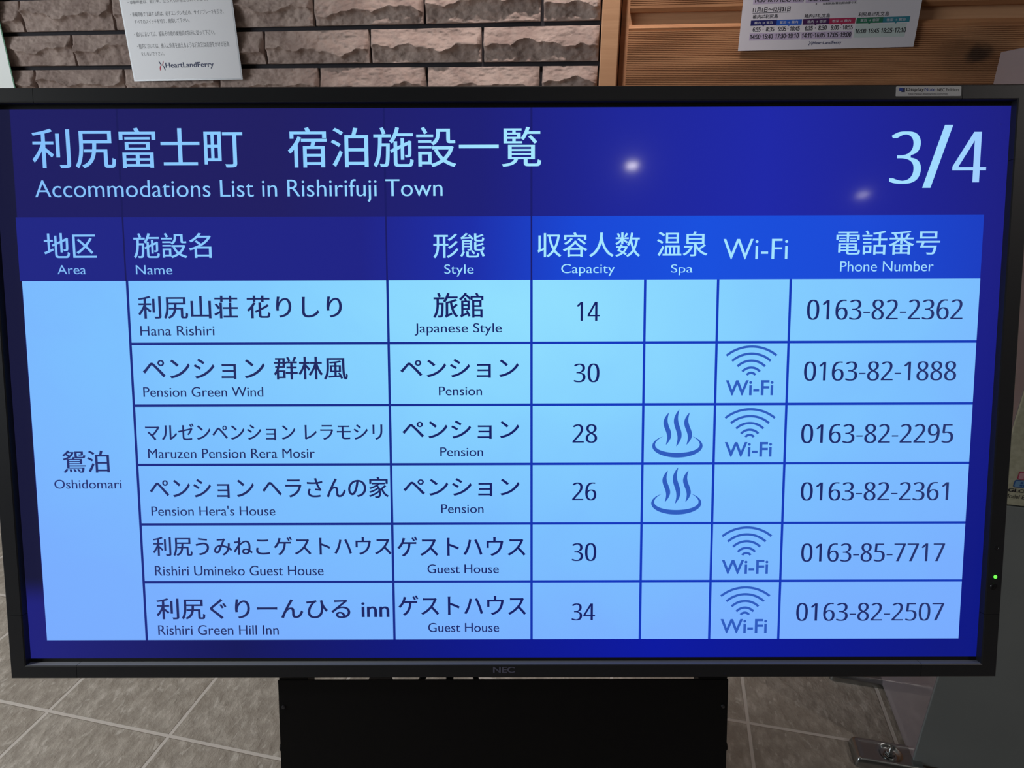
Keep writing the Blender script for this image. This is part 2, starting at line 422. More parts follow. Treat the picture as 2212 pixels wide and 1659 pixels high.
def screen_mat(name, build):
    m, nt, b = new_mat(name); g = G(nt); vec, (x, y, z) = g.xyz()
    u = g.math('DIVIDE', g.math('ADD', x, SW / 2), SW); v = g.math('DIVIDE', g.math('ADD', z, SH / 2), SH)
    nt.links.new(build(g, u, v, vec), b.inputs['Emission Color'])
    b.inputs['Emission Strength'].default_value = 1.0
    b.inputs['Base Color'].default_value = (0.004, 0.004, 0.005, 1)
    b.inputs['Roughness'].default_value = 0.065; b.inputs['Specular IOR Level'].default_value = 0.07
    b.inputs['Coat Weight'].default_value = 0.09; b.inputs['Coat Roughness'].default_value = 0.16; b.inputs['Coat IOR'].default_value = 1.4
    return m
def bg_col(g, u, v, vec):  # panel's viewing-angle brightness falloff painted into the emission colour
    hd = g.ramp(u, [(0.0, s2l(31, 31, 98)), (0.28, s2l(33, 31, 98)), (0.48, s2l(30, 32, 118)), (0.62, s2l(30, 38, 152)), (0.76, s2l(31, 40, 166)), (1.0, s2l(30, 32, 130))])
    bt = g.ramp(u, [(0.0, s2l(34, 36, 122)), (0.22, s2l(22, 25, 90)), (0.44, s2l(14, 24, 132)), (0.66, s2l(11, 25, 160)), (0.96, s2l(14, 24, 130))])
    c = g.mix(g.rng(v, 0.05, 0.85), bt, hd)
    edge = g.math('MULTIPLY', g.rng(u, 0.0187, 0.0175), g.rng(v, 0.10, 0.16))  # left margin's viewing-angle dimming painted in as a dark emission strip
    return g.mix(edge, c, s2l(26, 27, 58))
def band_col(g, u, v, vec):  # same brightness falloff across the panel, put into the heading colour
    return g.ramp(u, [(0.0, s2l(34, 40, 132)), (0.36, s2l(32, 36, 134)), (0.47, s2l(29, 46, 168)), (0.58, s2l(25, 72, 214)), (0.70, s2l(25, 80, 222)), (0.86, s2l(27, 74, 214)), (1.0, s2l(28, 60, 190))])
def cell_col(g, u, v, vec):  # brightness falloff towards the panel corners, put into the cell colour
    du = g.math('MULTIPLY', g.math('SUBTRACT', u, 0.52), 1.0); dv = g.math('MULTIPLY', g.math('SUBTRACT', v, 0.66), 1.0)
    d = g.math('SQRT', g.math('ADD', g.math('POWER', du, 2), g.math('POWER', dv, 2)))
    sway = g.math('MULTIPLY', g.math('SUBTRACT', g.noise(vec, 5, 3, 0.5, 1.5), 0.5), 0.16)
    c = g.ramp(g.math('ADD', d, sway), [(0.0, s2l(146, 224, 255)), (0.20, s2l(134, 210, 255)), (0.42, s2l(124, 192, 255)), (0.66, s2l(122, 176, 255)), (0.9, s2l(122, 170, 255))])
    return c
def flat(col): return lambda g, u, v, vec: g.mix(0.0, col, col)
def line_col(g, u, v, vec):
    return g.ramp(u, [(0.0, s2l(34, 44, 128)), (0.40, s2l(24, 44, 140)), (0.60, s2l(20, 56, 190)), (1.0, s2l(22, 58, 180))])
def hdr_text(g, u, v, vec):
    return g.ramp(u, [(0.0, s2l(130, 188, 250)), (0.30, s2l(140, 206, 255)), (0.55, s2l(166, 232, 255)), (0.92, s2l(160, 220, 255)), (1.0, s2l(158, 196, 255))])
def dark_text(g, u, v, vec):
    return g.ramp(u, [(0.0, s2l(44, 54, 118)), (0.25, s2l(36, 44, 96)), (0.5, s2l(24, 32, 100)), (0.75, s2l(24, 34, 100)), (1.0, s2l(42, 56, 112))])
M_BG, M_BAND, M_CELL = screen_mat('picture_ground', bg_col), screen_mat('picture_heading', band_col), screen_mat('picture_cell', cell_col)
M_LINE, M_HT, M_DT = screen_mat('picture_rule', line_col), screen_mat('picture_white', hdr_text), screen_mat('picture_ink', dark_text)
M_ICON = screen_mat('picture_symbol', flat(s2l(48, 92, 190)))
M_FAINT = screen_mat('picture_faint_rule', lambda g, u, v, vec: g.ramp(u, [(0.0, s2l(28, 28, 84)), (0.5, s2l(26, 28, 104)), (1.0, s2l(26, 32, 140))]))

px = lambda u: -SW / 2 + u * SW / 1920.0
pz = lambda v: SH / 2 - v * SH / 1080.0
UL, UR = 36.0, 1881.0
UC = [36, 238.5, 740.5, 1018, 1237, 1377.3, 1517, 1881]
VR = [321, 442, 563, 681, 801.5, 920.5, 1041.5]
scr = MB()
scr.box(-0.610, 0.610, 0.0, 0.004, -0.3485, 0.3485, 0)
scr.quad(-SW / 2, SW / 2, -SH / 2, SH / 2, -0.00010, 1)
for u in (236.5, 740, 1018):
    scr.quad(px(u - 2), px(u + 2), pz(321), pz(0), -0.00014, 5)
scr.quad(px(UL - 4), px(UR), pz(321), pz(200.5), -0.00018, 2)
for u in (236.5, 740, 1018):
    scr.quad(px(u - 1.5), px(u + 1.5), pz(321), pz(200.5), -0.00021, 5)
scr.quad(px(UL), px(UR), pz(VR[-1]), pz(321), -0.00024, 3)
g_ = 2.4
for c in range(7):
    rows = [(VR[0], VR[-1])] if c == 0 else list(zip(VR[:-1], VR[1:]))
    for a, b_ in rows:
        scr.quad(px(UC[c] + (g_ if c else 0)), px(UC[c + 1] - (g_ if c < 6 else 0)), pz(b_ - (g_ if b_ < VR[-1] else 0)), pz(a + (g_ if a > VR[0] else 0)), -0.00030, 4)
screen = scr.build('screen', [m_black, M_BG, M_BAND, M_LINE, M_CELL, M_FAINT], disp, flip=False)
screen['label'] = 'lit blue picture of the list'

YT = -0.00042
TEXT=[
 ('利尻富士町\u3000宿泊施設一覧', 'J', 72.1, 34.5, 1036.5, 108.7),
 ('Accommodations List in Rishirifuji Town', 'L', 72.7, 130.7, 848.9, 172.9),
 ('3', 'D', 1695.3, 46.1, 1755.7, 142.5),
 ('/', 'D', 1760.0, 34.4, 1812.5, 150.4),
 ('4', 'D', 1815.2, 47.3, 1879.1, 140.3),
 ('地区', 'J', 82.9, 229.8, 183.3, 276.8),
 ('Area', 'L', 105.8, 290.5, 160.8, 307.7),
 ('施設名', 'J', 254.7, 230.4, 404.1, 277.4),
 ('Name', 'L', 257.0, 290.9, 326.9, 308.6),
 ('形態', 'J', 829.7, 232.1, 928.5, 279.1),
 ('Style', 'L', 850.5, 291.4, 906.8, 314.4),
 ('収容人数', 'J', 1029.7, 231.6, 1226.5, 278.1),
 ('Capacity', 'L', 1075.3, 291.3, 1178.0, 314.2),
 ('温泉', 'J', 1258.5, 230.4, 1355.4, 277.3),
 ('Spa', 'L', 1286.1, 292.7, 1328.0, 313.0),
 ('Wi-Fi', 'L', 1385.5, 244.8, 1509.2, 283.4),
 ('電話番号', 'J', 1601.2, 229.4, 1799.8, 275.4),
 ('Phone Number', 'L', 1610.7, 287.7, 1789.9, 307.1),
 ('利尻山荘 花りしり', 'j', 257.2, 349.5, 651.6, 393.4),
 ('Hana Rishiri', 'l', 259.0, 407.3, 403.0, 426.1),
 ('ペンション 群林風', 'j', 259.6, 467.8, 659.7, 512.5),
 ('Pension Green Wind', 'l', 258.5, 526.4, 493.3, 545.8),
 ('マルゼンペンション レラモシリ', 'j', 258.1, 598.8, 724.9, 632.1),
 ('Maruzen Pension Rera Mosir', 'l', 261.2, 648.9, 590.7, 668.0),
 ('ペンション ヘラさんの家', 'j', 260.7, 706.1, 735.1, 748.7),
 ("Pension Hera's House", 'l', 261.9, 764.1, 508.4, 783.9),
 ('鴛泊', 'j', 91.2, 651.7, 183.8, 696.1),
 ('Oshidomari', 'l', 72.1, 710.3, 205.4, 728.5),
 ('利尻うみねこゲストハウス', 'j', 260.9, 827.1, 738.1, 866.3),
 ('Rishiri Umineko Guest House', 'l', 262.6, 886.5, 600.9, 907.0),
 ('利尻ぐりーんひる inn', 'j', 261.4, 953.9, 731.2, 998.0),
 ('Rishiri Green Hill Inn', 'l', 262.7, 1010.2, 506.6, 1030.6),
 ('旅館', 'j', 827.9, 345.1, 925.4, 393.2),
 ('Japanese Style', 'l', 791.2, 403.8, 960.6, 427.5),
 ('ペンション', 'j', 762.2, 473.2, 993.1, 509.9),
 ('Pension', 'l', 837.0, 527.0, 921.3, 544.4),
 ('ペンション', 'j', 763.9, 594.2, 993.7, 630.6),
 ('Pension', 'l', 838.2, 647.4, 922.5, 665.1),
 ('ペンション', 'j', 763.9, 709.3, 994.1, 745.7),
 ('Pension', 'l', 838.5, 762.1, 922.7, 779.8),
 ('14', 'd', 1105.6, 363.4, 1149.9, 399.9),
 ('30', 'd', 1100.3, 482.8, 1150.4, 519.3),
 ('28', 'd', 1098.6, 602.4, 1147.0, 638.9),
 ('26', 'd', 1098.6, 718.6, 1146.5, 754.7),
 ('SPA', 's', 1255.7, 573.6, 1354.8, 669.0),
 ('SPA', 's', 1255.5, 688.9, 1355.1, 784.0),
 ('ゲストハウス', 'j', 749.6, 827.7, 1006.1, 868.4),
 ('Guest House', 'l', 809.4, 884.8, 952.4, 903.1),
 ('ゲストハウス', 'j', 749.4, 949.1, 1006.9, 991.2),
 ('Guest House', 'l', 809.1, 1006.6, 952.5, 1025.6),
 ('30', 'd', 1098.4, 842.0, 1147.5, 878.5),
 ('34', 'd', 1098.7, 966.5, 1146.1, 1002.0),
 ('WIFI', 'w', 1397.1, 448.3, 1494.6, 506.7),
 ('Wi-Fi', 'i', 1397.2, 516.2, 1490.3, 546.0),
 ('WIFI', 'w', 1398.0, 571.0, 1495.3, 629.0),
 ('Wi-Fi', 'i', 1398.3, 638.4, 1491.3, 667.9),
 ('0163-82-2362', 'd', 1550.2, 360.8, 1851.0, 399.3),
 ('0163-82-1888', 'd', 1548.9, 480.2, 1845.2, 517.6),
 ('0163-82-2295', 'd', 1548.0, 603.4, 1846.5, 640.8),
 ('0163-82-2361', 'd', 1551.6, 719.3, 1843.6, 756.2),
 ('WIFI', 'w', 1398.4, 808.3, 1496.3, 867.9),
 ('Wi-Fi', 'i', 1398.7, 876.9, 1491.8, 906.3),
 ('WIFI', 'w', 1398.8, 931.6, 1496.8, 991.5),
 ('Wi-Fi', 'i', 1399.4, 999.8, 1493.3, 1029.8),
 ('0163-85-7717', 'd', 1556.9, 843.5, 1843.0, 881.0),
 ('0163-82-2507', 'd', 1551.3, 966.6, 1848.2, 1004.1),
]

def arc(mb, cx, cz, r, w, a0, a1, n=28, y=YT):
    v = []
    for i in range(n + 1):
        a = math.radians(a0 + (a1 - a0) * i / n)
        for q in (r - w / 2, r + w / 2): v.append((cx + q * math.sin(a), y, cz + q * math.cos(a)))
    mb.add(v, [(2 * i, 2 * i + 1, 2 * i + 3, 2 * i + 2) for i in range(n)])
def wifi(mb, x0, z0, x1, z1):
    W = x1 - x0; H = z1 - z0; cx = (x0 + x1) / 2
    # five nested arcs that flatten upwards: (half width, top height, thickness), in shares of W and H
    for hw, top, sag in ((0.5, 1.0, 0.30), (0.385, 0.765, 0.245), (0.275, 0.53, 0.19), (0.175, 0.30, 0.135), (0.085, 0.085, 0.075)):
        a = hw * W; s = sag * H; r = (a * a + s * s) / (2 * s); ang = math.degrees(math.asin(min(1, a / r)))
        th = 0.078 * H
        arc(mb, cx, z0 + top * H - r - th / 2 + (0.04 * H if hw < 0.1 else 0), r, th, -ang, ang)
def spa(mb, x0, z0, x1, z1):
    W = x1 - x0; H = z1 - z0; cx = (x0 + x1) / 2
    # basin: crescent of two ellipses, open at the top
    n = 60; v = []
    for i in range(n + 1):
        a = math.radians(-145 + 290 * i / n)          # from the lower middle
        k = abs(i / n - 0.5) * 2
        th = (1 - k ** 2.2)
        ox, oz = 0.5 * W * math.sin(a), -0.245 * H * math.cos(a)
        inn = 1 - 0.17 * (0.12 + 0.88 * th); inz = 1 - 0.36 * (0.08 + 0.92 * th)
        czb = z0 + 0.245 * H
        v.append((cx + ox, YT, czb + oz)); v.append((cx + ox * inn, YT, czb + oz * inz + (0.01 * H)))
    mb.add(v, [(2 * i, 2 * i + 1, 2 * i + 3, 2 * i + 2) for i in range(n)])
    for dx, zb, zt in ((-0.205, 0.27, 0.935), (0.0, 0.235, 1.0), (0.205, 0.27, 0.935)):
        n = 26; v = []
        for i in range(n + 1):
            t = i / n; zz = z0 + (zb + (zt - zb) * t) * H
            sx = cx + (dx - 0.055 * math.sin((t - 0.02) * 2 * math.pi) * -1 * (1 if t < 0.55 else 1) - 0.0) * W
            sx = cx + (dx + 0.048 * math.sin(2 * math.pi * (t - 0.0)) - 0.022 + 0.044 * t) * W
            w = 0.048 * W * (math.sin(math.pi * min(1, max(0, t))) ** 0.75) + 0.002 * W
            v.append((sx - w, YT, zz)); v.append((sx + w, YT, zz))
        mb.add(v, [(2 * i, 2 * i + 1, 2 * i + 3, 2 * i + 2) for i in range(n)])
MM = SW / 1920.0
for s, k, u0, v0, u1, v1 in TEXT:
    mb = MB(); a = (px(u0), pz(v1), px(u1), pz(v0))
    if k == 'w': wifi(mb, *a); mb.build('wifi_symbol', M_ICON, screen, flip=False); continue
    if k == 's': spa(mb, *a); mb.build('hot_spring_symbol', M_ICON, screen, flip=False); continue
    mat = M_HT if k in 'JLD' else (M_ICON if k == 'i' else M_DT)
    font, off, con = None, 0.0, 0.0
    if k == 'J': off, con = 0.0, 0.008
    if k == 'j': off, con = 0.002, 0.011
    if k in 'Ll': off, con = (-0.010, 0.008) if k == 'L' else (-0.007, 0.011)
    if k in 'd': font, off, con = DIGIT_FONT, -0.010, 0.017
    if k in 'D': font, off, con = DIGIT_FONT, -0.012, 0.020
    if k == 'i': off, con = 0.012, 0.004
    lettering(mb, s, *a, YT, 0, font, off, con)
    mb.build('lettering', mat, screen, flip=False)

# ---- frame: mitred rails with a raised inner step, corner caps
OX, OZ, IX, IZ = 0.6245, 0.3620, 0.6045, 0.3446
def section(px_, pz_, corner, side):
    """cross-section of the frame at a point of its path; side: 0 bottom 1 right 2 top 3 left"""
    out = []
    for t, y in ((0, 0.022), (0, -0.0085), (0.075, -0.010), (0.925, -0.010), (1.0, -0.0092), (1.0, 0.0)):
        x = OX - t * (OX - IX); z = OZ - t * (OZ - IZ)
        if corner: p = (math.copysign(x, px_), y, math.copysign(z, pz_))
        elif side in (0, 2): p = (px_, y, math.copysign(z, pz_))
        else: p = (math.copysign(x, px_), y, pz_)
        out.append(p)
    return out
def frame_piece(path):
    mb = MB(); secs = [section(*q) for q in path]; n = len(secs[0]); v = [p for s in secs for p in s]; f = []; mi = []
    for i in range(len(secs) - 1):
        for j in range(n):
            f.append((i * n + j, (i + 1) * n + j, (i + 1) * n + (j + 1) % n, i * n + (j + 1) % n))
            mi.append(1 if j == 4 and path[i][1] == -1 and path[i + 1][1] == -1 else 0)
    f += [tuple(range(n)), tuple((len(secs) - 1) * n + j for j in reversed(range(n)))]; mi += [0, 0]
    mb.add(v, f); mb.m = mi; return mb
gp = 0.0005
XB0, XB1, XT0, XT1 = -0.5407, 0.5292, -0.5476, 0.5400
ZL0, ZL1, ZR0, ZR1 = -0.2795, 0.2770, -0.2804, 0.2768
fm = [m_bezel, m_strip]
frame_piece([(XB0 + gp, -1, 0, 0), (XB1 - gp, -1, 0, 0)]).build('bezel_rail', fm, disp)
frame_piece([(1, ZR0 + gp, 0, 1), (1, ZR1 - gp, 0, 1)]).build('bezel_rail', fm, disp)
frame_piece([(XT1 - gp, 1, 0, 2), (XT0 + gp, 1, 0, 2)]).build('bezel_rail', fm, disp)
frame_piece([(-1, ZL1 - gp, 0, 3), (-1, ZL0 + gp, 0, 3)]).build('bezel_rail', fm, disp)
frame_piece([(XB1, -1, 0, 0), (1, -1, 1, 0), (1, ZR0, 0, 1)]).build('bezel_corner', fm, disp)
frame_piece([(1, ZR1, 0, 1), (1, 1, 1, 0), (XT1, 1, 0, 2)]).build('bezel_corner', fm, disp)
frame_piece([(XT0, 1, 0, 2), (-1, 1, 1, 0), (-1, ZL1, 0, 3)]).build('bezel_corner', fm, disp)
frame_piece([(-1, ZL0, 0, 3), (-1, -1, 1, 0), (XB0, -1, 0, 0)]).build('bezel_corner', fm, disp)
hs = MB().box(-0.618, 0.618, 0.0045, 0.050, -0.3545, 0.3555, ch=0.004).box(-0.40, 0.40, 0.0495, 0.085, -0.25, 0.25, ch=0.012)
hs.build('back_housing', m_black, disp)
lg = MB(); lettering(lg, 'NEC', -0.0125, -0.3551, 0.0150, -0.3473, -0.0103, 0, None, 0.012, 0.014, 5e-6)
lg.build('maker_lettering', pbr('grey_print', s2l(100, 100, 122), 0.5), disp, flip=False)
m_dim = pbr('dim_print', s2l(40, 40, 56), 0.5)
for x_ in (0.128, 0.158, 0.190, 0.250, 0.281, 0.312):
    MB().box(x_ - .0010, x_ + .0010, -0.0102, -0.0100, -0.3580, -0.3566).build('touch_control_mark', m_dim, disp)
MB().lathe([(0.0001, 0.0112), (0.0012, 0.0111), (0.0020, 0.0106), (0.0023, 0.0098)], 20, (0.6150, 0, -0.2313), 'Y').build('power_light', emit('green_led', (0.10, 0.95, 0.05), 2.2), disp, smooth=True)
MB().lathe([(0.0001, 0.0101), (0.0022, 0.0101), (0.0024, 0.0104), (0.0030, 0.0104), (0.0032, 0.0098)], 24, (0.6143, 0, -0.1939), 'Y').build('light_sensor', pbr('sensor_glass', (0.02, 0.02, 0.024), 0.12), disp, smooth=True)
MB().lathe([(0.0001, 0.0112), (0.0034, 0.0110), (0.0042, 0.0100), (0.0043, 0.0095)], 24, (0.6135, 0, -0.2440), 'Y').build('power_button', pbr('button_black', (0.008, 0.008, 0.01), 0.2), disp, smooth=True)

stk = MB()
def rrect(x0, x1, z0, z1, r, n=5):
    p = []
    for cx, cz, a0 in ((x1 - r, z1 - r, 0), (x0 + r, z1 - r, 90), (x0 + r, z0 + r, 180), (x1 - r, z0 + r, 270)):
        for i in range(n + 1):
            a = math.radians(a0 + 90 * i / n); p.append((cx + r * math.cos(a), cz + r * math.sin(a)))
    return p
sx0, sx1, sz0, sz1 = 0.4618, 0.5378, 0.3484, 0.3596
stk.prism(rrect(sx0, sx1, sz0, sz1, 0.001), -0.01025, -0.0099)
sticker = stk.build('sticker', pbr('sticker_paper', s2l(214, 214, 218), 0.35), disp); sticker['label'] = 'white sticker with blue and black print'
m_ink = pbr('black_ink', s2l(34, 34, 44), 0.6); m_blue_ink = pbr('blue_ink', s2l(44, 74, 170), 0.6); m_grey_ink = pbr('grey_ink', s2l(96, 98, 106), 0.6)
ys = -0.01032
for s, a0, a1, c0, c1, mt in (('Display', 0.4738, 0.4945, 0.3531, 0.3580, m_ink), ('Note', 0.4950, 0.5075, 0.35395, 0.3580, m_blue_ink), ('NEC', 0.5098, 0.5185, 0.3537, 0.3571, m_ink),
                              ('Edition', 0.5200, 0.5350, 0.3538, 0.3574, m_grey_ink), ('http://www.displaynote.com/nec', 0.4760, 0.5225, 0.3494, 0.3520, m_grey_ink)):
    mb = MB(); lettering(mb, s, a0, c0, a1, c1, ys, 0, None, 0.0, 0.004, 5e-6); mb.build('sticker_lettering', mt, sticker, flip=False)
mk = MB()
mk.add([(0.4652, ys, 0.3546), (0.4694, ys, 0.3540), (0.4698, ys, 0.3577), (0.4656, ys, 0.3583)], [(0, 1, 2, 3)], 0)
mk.add([(0.4676, ys - 2e-5, 0.3530), (0.4722, ys - 2e-5, 0.3530), (0.4722, ys - 2e-5, 0.3578), (0.4700, ys - 2e-5, 0.3578), (0.4700, ys - 2e-5, 0.3556)], [(0, 1, 2, 3, 4)], 1)
mk.build('sticker_mark', [m_blue_ink, pbr('deep_blue_ink', s2l(40, 50, 96), 0.6)], sticker, flip=False)

# ================================================================== the stand
Ym = Matrix.Translation((Dm.translation.x, Dm.translation.y, 0)) @ Matrix.Rotation(0.2071, 4, 'Z')
stand = thing('display_stand', 'black steel floor stand carrying the large screen', 'stand', Ym)
T = Ym.inverted() @ Dm
m_steel = pbr('black_powder_coat', (0.0018, 0.0014, 0.0020), 0.55, spec=0.25, bump=(700, 0.15, 0.0004))
MB().box(-0.2890, 0.2890, 0.0, 0.0025, -0.890, -0.3706).build('front_panel', m_steel, stand, T)
for s in (-1, 1):
    a, b_ = sorted((s * 0.2890, s * 0.2865))
    MB().box(a, b_, 0.0026, 0.130, -0.890, -0.372).build('side_panel', m_steel, stand, T)
    a, b_ = sorted((s * 0.2880, s * 0.2508))
    MB().box(a, b_, 0.0005, 0.049, -0.3702, -0.3623, ch=0.001).build('bracket', m_steel, stand, T)
    a, b_ = sorted((s * 0.2855, s * 0.2690))
    MB().box(a, b_, 0.0506, 0.090, -0.885, -0.262, ch=0.002).build('upright', m_steel, stand, T)
    MB().lathe([(0.0001, 0.0020), (0.0020, 0.0018), (0.0026, 0.0004), (0.0026, -0.001)], 16, (s * 0.2830, 0, -0.4063), 'Y').build('screw', pbr('screw_steel', (0.08, 0.08, 0.09), 0.35, metal=0.8), stand, T, smooth=True)
    kn = MB().lathe([(0.0001, 0.005), (0.005, 0.0045), (0.0066, 0.002), (0.0066, -0.004)], 20, (0, 0, 0), 'X')
    kn.v = [(s * (0.2885 + x), y + 0.012, z - 0.468) for x, y, z in kn.v]; kn.build('knob', m_steel, stand, T, smooth=True)
    a, b_ = sorted((s * 0.235, s * 0.286))
    MB().box(a, b_, -0.28, 0.34, 0.075, 0.115, ch=0.004).build('foot_rail', m_steel, stand)
    for yy in (-0.25, 0.31):
        cs = MB().lathe([(0.012, -0.012), (0.034, -0.012), (0.0365, -0.008), (0.0365, 0.008), (0.034, 0.012), (0.012, 0.012)], 24, (s * 0.26, yy, 0.0365), 'X')
        cs.box(s * 0.26 - 0.016, s * 0.26 - 0.0125, yy - 0.012, yy + 0.012, 0.025, 0.076).box(s * 0.26 + 0.0125, s * 0.26 + 0.016, yy - 0.012, yy + 0.012, 0.025, 0.076)
        cs.build('caster', m_black, stand, smooth=True)
MB().box(-0.235, 0.235, 0.27, 0.31, 0.08, 0.11, ch=0.004).build('cross_bar', m_steel, stand)

def cable(pts, r, mat, label):
    c = MB().tube(pts, r, 10); o = c.build('cable', mat, None, Dm, smooth=True)
    return tag(o, label, 'cable')
m_cable = pbr('cable_rubber', (0.006, 0.006, 0.007), 0.5)
def sweep(p0, c1, c2, p1, n=20):
    p0, c1, c2, p1 = map(Vector, (p0, c1, c2, p1))
    return [p0 * (1 - t) ** 3 + 3 * c1 * t * (1 - t) ** 2 + 3 * c2 * t * t * (1 - t) + p1 * t ** 3 for t in (i / n for i in range(n + 1))]
cable(sweep((-0.075, 0.0565, -0.335), (-0.078, 0.0565, -0.37), (-0.150, 0.0565, -0.40), (-0.175, 0.0565, -0.62)), 0.0042, m_cable, 'black cable hanging slantwise in the slot under the screen')
cable(sweep((-0.072, 0.076, -0.335), (-0.072, 0.076, -0.38), (-0.082, 0.076, -0.42), (-0.080, 0.076, -0.66)), 0.0055, m_cable, 'thick black cable hanging straight down behind the slot')
cable(sweep((-0.060, 0.0565, -0.335), (-0.058, 0.0565, -0.37), (-0.020, 0.0565, -0.40), (0.010, 0.0565, -0.60)), 0.0036, m_cable, 'thin black cable slanting the other way behind the slot')

# ================================================================== the ticket machine
CX0, CX1, CY0, CY1, CZ1 = 0.591, 1.16, 1.149, 1.547, 1.340
mach = thing('ticket_machine', 'tall grey ticket machine bolted to the floor beside the screen', 'machine', Matrix.Translation((CX0 + 0.28, CY0 + 0.19, 0)))
MT = Matrix.Translation((-(CX0 + 0.28), -(CY0 + 0.19), 0))
m_side = pbr('glossy_grey_paint', s2l(150, 140, 146), 0.16, spec=0.7, coat=0.6)
m_frontp = pbr('grey_paint', s2l(142, 150, 153), 0.45, bump=(500, 0.1, 0.0004), vary=(6, s2l(137, 145, 148)))
m_beige = pbr('beige_flecked_panel', s2l(206, 208, 186), 0.6, bump=(300, 0.15, 0.0005), vary=(120, s2l(186, 188, 164)))
m_ss = pbr('stainless', s2l(172, 176, 176), 0.24, metal=1.0)
m_gap = pbr('dark_gap', (0.01, 0.01, 0.01), 0.8)
MB().box(CX0, CX1, CY0 + 0.006, CY1, 0.0085, CZ1, ch=0.0015).build('body', m_side, mach, MT)
MB().box(CX0 + 0.0004, CX1 - 0.0004, CY0, CY0 + 0.0058, 0.0090, 0.6128, ch=0.001).build('lower_door', m_frontp, mach, MT)
up = MB().box(CX0 + 0.0004, CX1 - 0.0004, CY0, CY0 + 0.0058, 0.6158, CZ1 - 0.002, ch=0.001).build('upper_panel', m_beige, mach, MT)
MB().box(CX0 + 0.03, CX1 - 0.03, CY0 + 0.03, CY1 - 0.03, 0.0, 0.0084).build('plinth', m_gap, mach, MT)
yl = CY0 - 0.0003
gl = MB(); lettering(gl, 'GLO', 0.6094, 0.6408, 0.6353, 0.6473, yl, 0, None, 0.018, 0.014, 5e-6); gl.build('maker_lettering', m_ink, mach, MT, flip=False)
gl = MB(); lettering(gl, 'Model E', 0.6075, 0.6290, 0.6370, 0.6365, yl, 0, None, -0.004, 0.0); gl.build('model_lettering', m_ink, mach, MT, flip=False)
for z0, z1, x0, c, inner, nm in ((0.6648, 0.6793, 0.6177, s2l(190, 60, 96), s2l(225, 170, 186), 'pink sticker on the beige panel'), (0.6500, 0.6638, 0.6177 - 0.0025, s2l(40, 92, 170), s2l(120, 168, 214), 'blue sticker on the beige panel')):
    st = MB(); st.prism(rrect(x0, x0 + 0.046, z0, z1, 0.0028), yl - 0.0002, yl + 0.0004, 0)
    st.prism(rrect(x0 + 0.0014, x0 + 0.0446, z0 + 0.0014, z1 - 0.0014, 0.002), yl - 0.00035, yl - 0.0002, 1)
    for q in range(2):
        for w_ in range(5):
            st.box(x0 + 0.009 + w_ * 0.0052, x0 + 0.0130 + w_ * 0.0052, yl - 0.00045, yl - 0.00035, z0 + 0.0030 + q * 0.0046, z0 + 0.0064 + q * 0.0046, 0)
    o = st.build('sticker', [pbr('sticker_edge', c, 0.4), pbr('sticker_face', inner, 0.4)], mach, MT); o['label'] = nm

def foot(y0, y1, bolt_x):
    # pressed stainless foot plate: rounded pan with a raised rim and a dished bolt seat
    x0, x1, h = 0.479, 0.606, 0.018
    nx, ny = 64, 40; V = []
    bx, by = bolt_x, (y0 + y1) / 2
    for i in range(nx + 1):
        for j in range(ny + 1):
            x = x0 + (x1 - x0) * i / nx; y = y0 + (y1 - y0) * j / ny
            r = 0.010
            dx = max(0, x0 + r - x); dy = max(0, y0 + r - y, y - (y1 - r)); d = math.hypot(dx, dy)
            cx_, cy_ = x, y
            if d > r and dx > 0 and dy > 0:        # round the plan corners
                cx_ = x0 + r - dx / d * r; cy_ = (y0 + r - dy / d * r) if y < by else (y1 - r + dy / d * r); d = r
            e = min(1.0, d / r); z = h * math.sqrt(max(0.0, 1 - e * e)) if e < 1 else 0.0
            rim = math.exp(-((d - 0.002) / 0.004) ** 2) * 0.0022 if d > 0 else math.exp(-((min(y - y0, y1 - y, x - x0) - r) / 0.004) ** 2) * 0.002
            q = math.hypot(x - bx, y - by); dish = 0.0060 / (1 + math.exp((q - 0.019) / 0.0012))
            V.append((cx_, cy_, max(0.0005, z + rim * (z > 0.004) - dish)))
    F = [(i * (ny + 1) + j, (i + 1) * (ny + 1) + j, (i + 1) * (ny + 1) + j + 1, i * (ny + 1) + j + 1) for i in range(nx) for j in range(ny)]
    ft = MB().add(V, F).build('foot_bracket', m_ss, mach, MT, smooth=True, flip=True)
    ft['label'] = 'shiny stainless foot bracket'
    zb = h - 0.0055
    bt = MB().lathe([(0.0, zb), (0.0115, zb), (0.0115, zb + 0.0018), (0.0095, zb + 0.0020)], 28, (bx, by, 0))
    bt.lathe([(0.0088, zb + 0.0018), (0.0088, zb + 0.0075), (0.0078, zb + 0.0088), (0.0001, zb + 0.0088)], 6, (bx, by, 0))
    pr_ = [(0.0042, zb + 0.008)]
    for q in range(6): pr_ += [(0.0042, zb + 0.0092 + q * 0.0018), (0.0035, zb + 0.0101 + q * 0.0018)]
    pr_ += [(0.0028, zb + 0.0205), (0.0022, zb + 0.0245), (0.0001, zb + 0.0250)]
    bt.lathe(pr_, 20, (bx, by, 0)).build('anchor_bolt', m_ss, ft, MT, smooth=True)
foot(1.124, 1.190, 0.550)
foot(1.356, 1.420, 0.550)

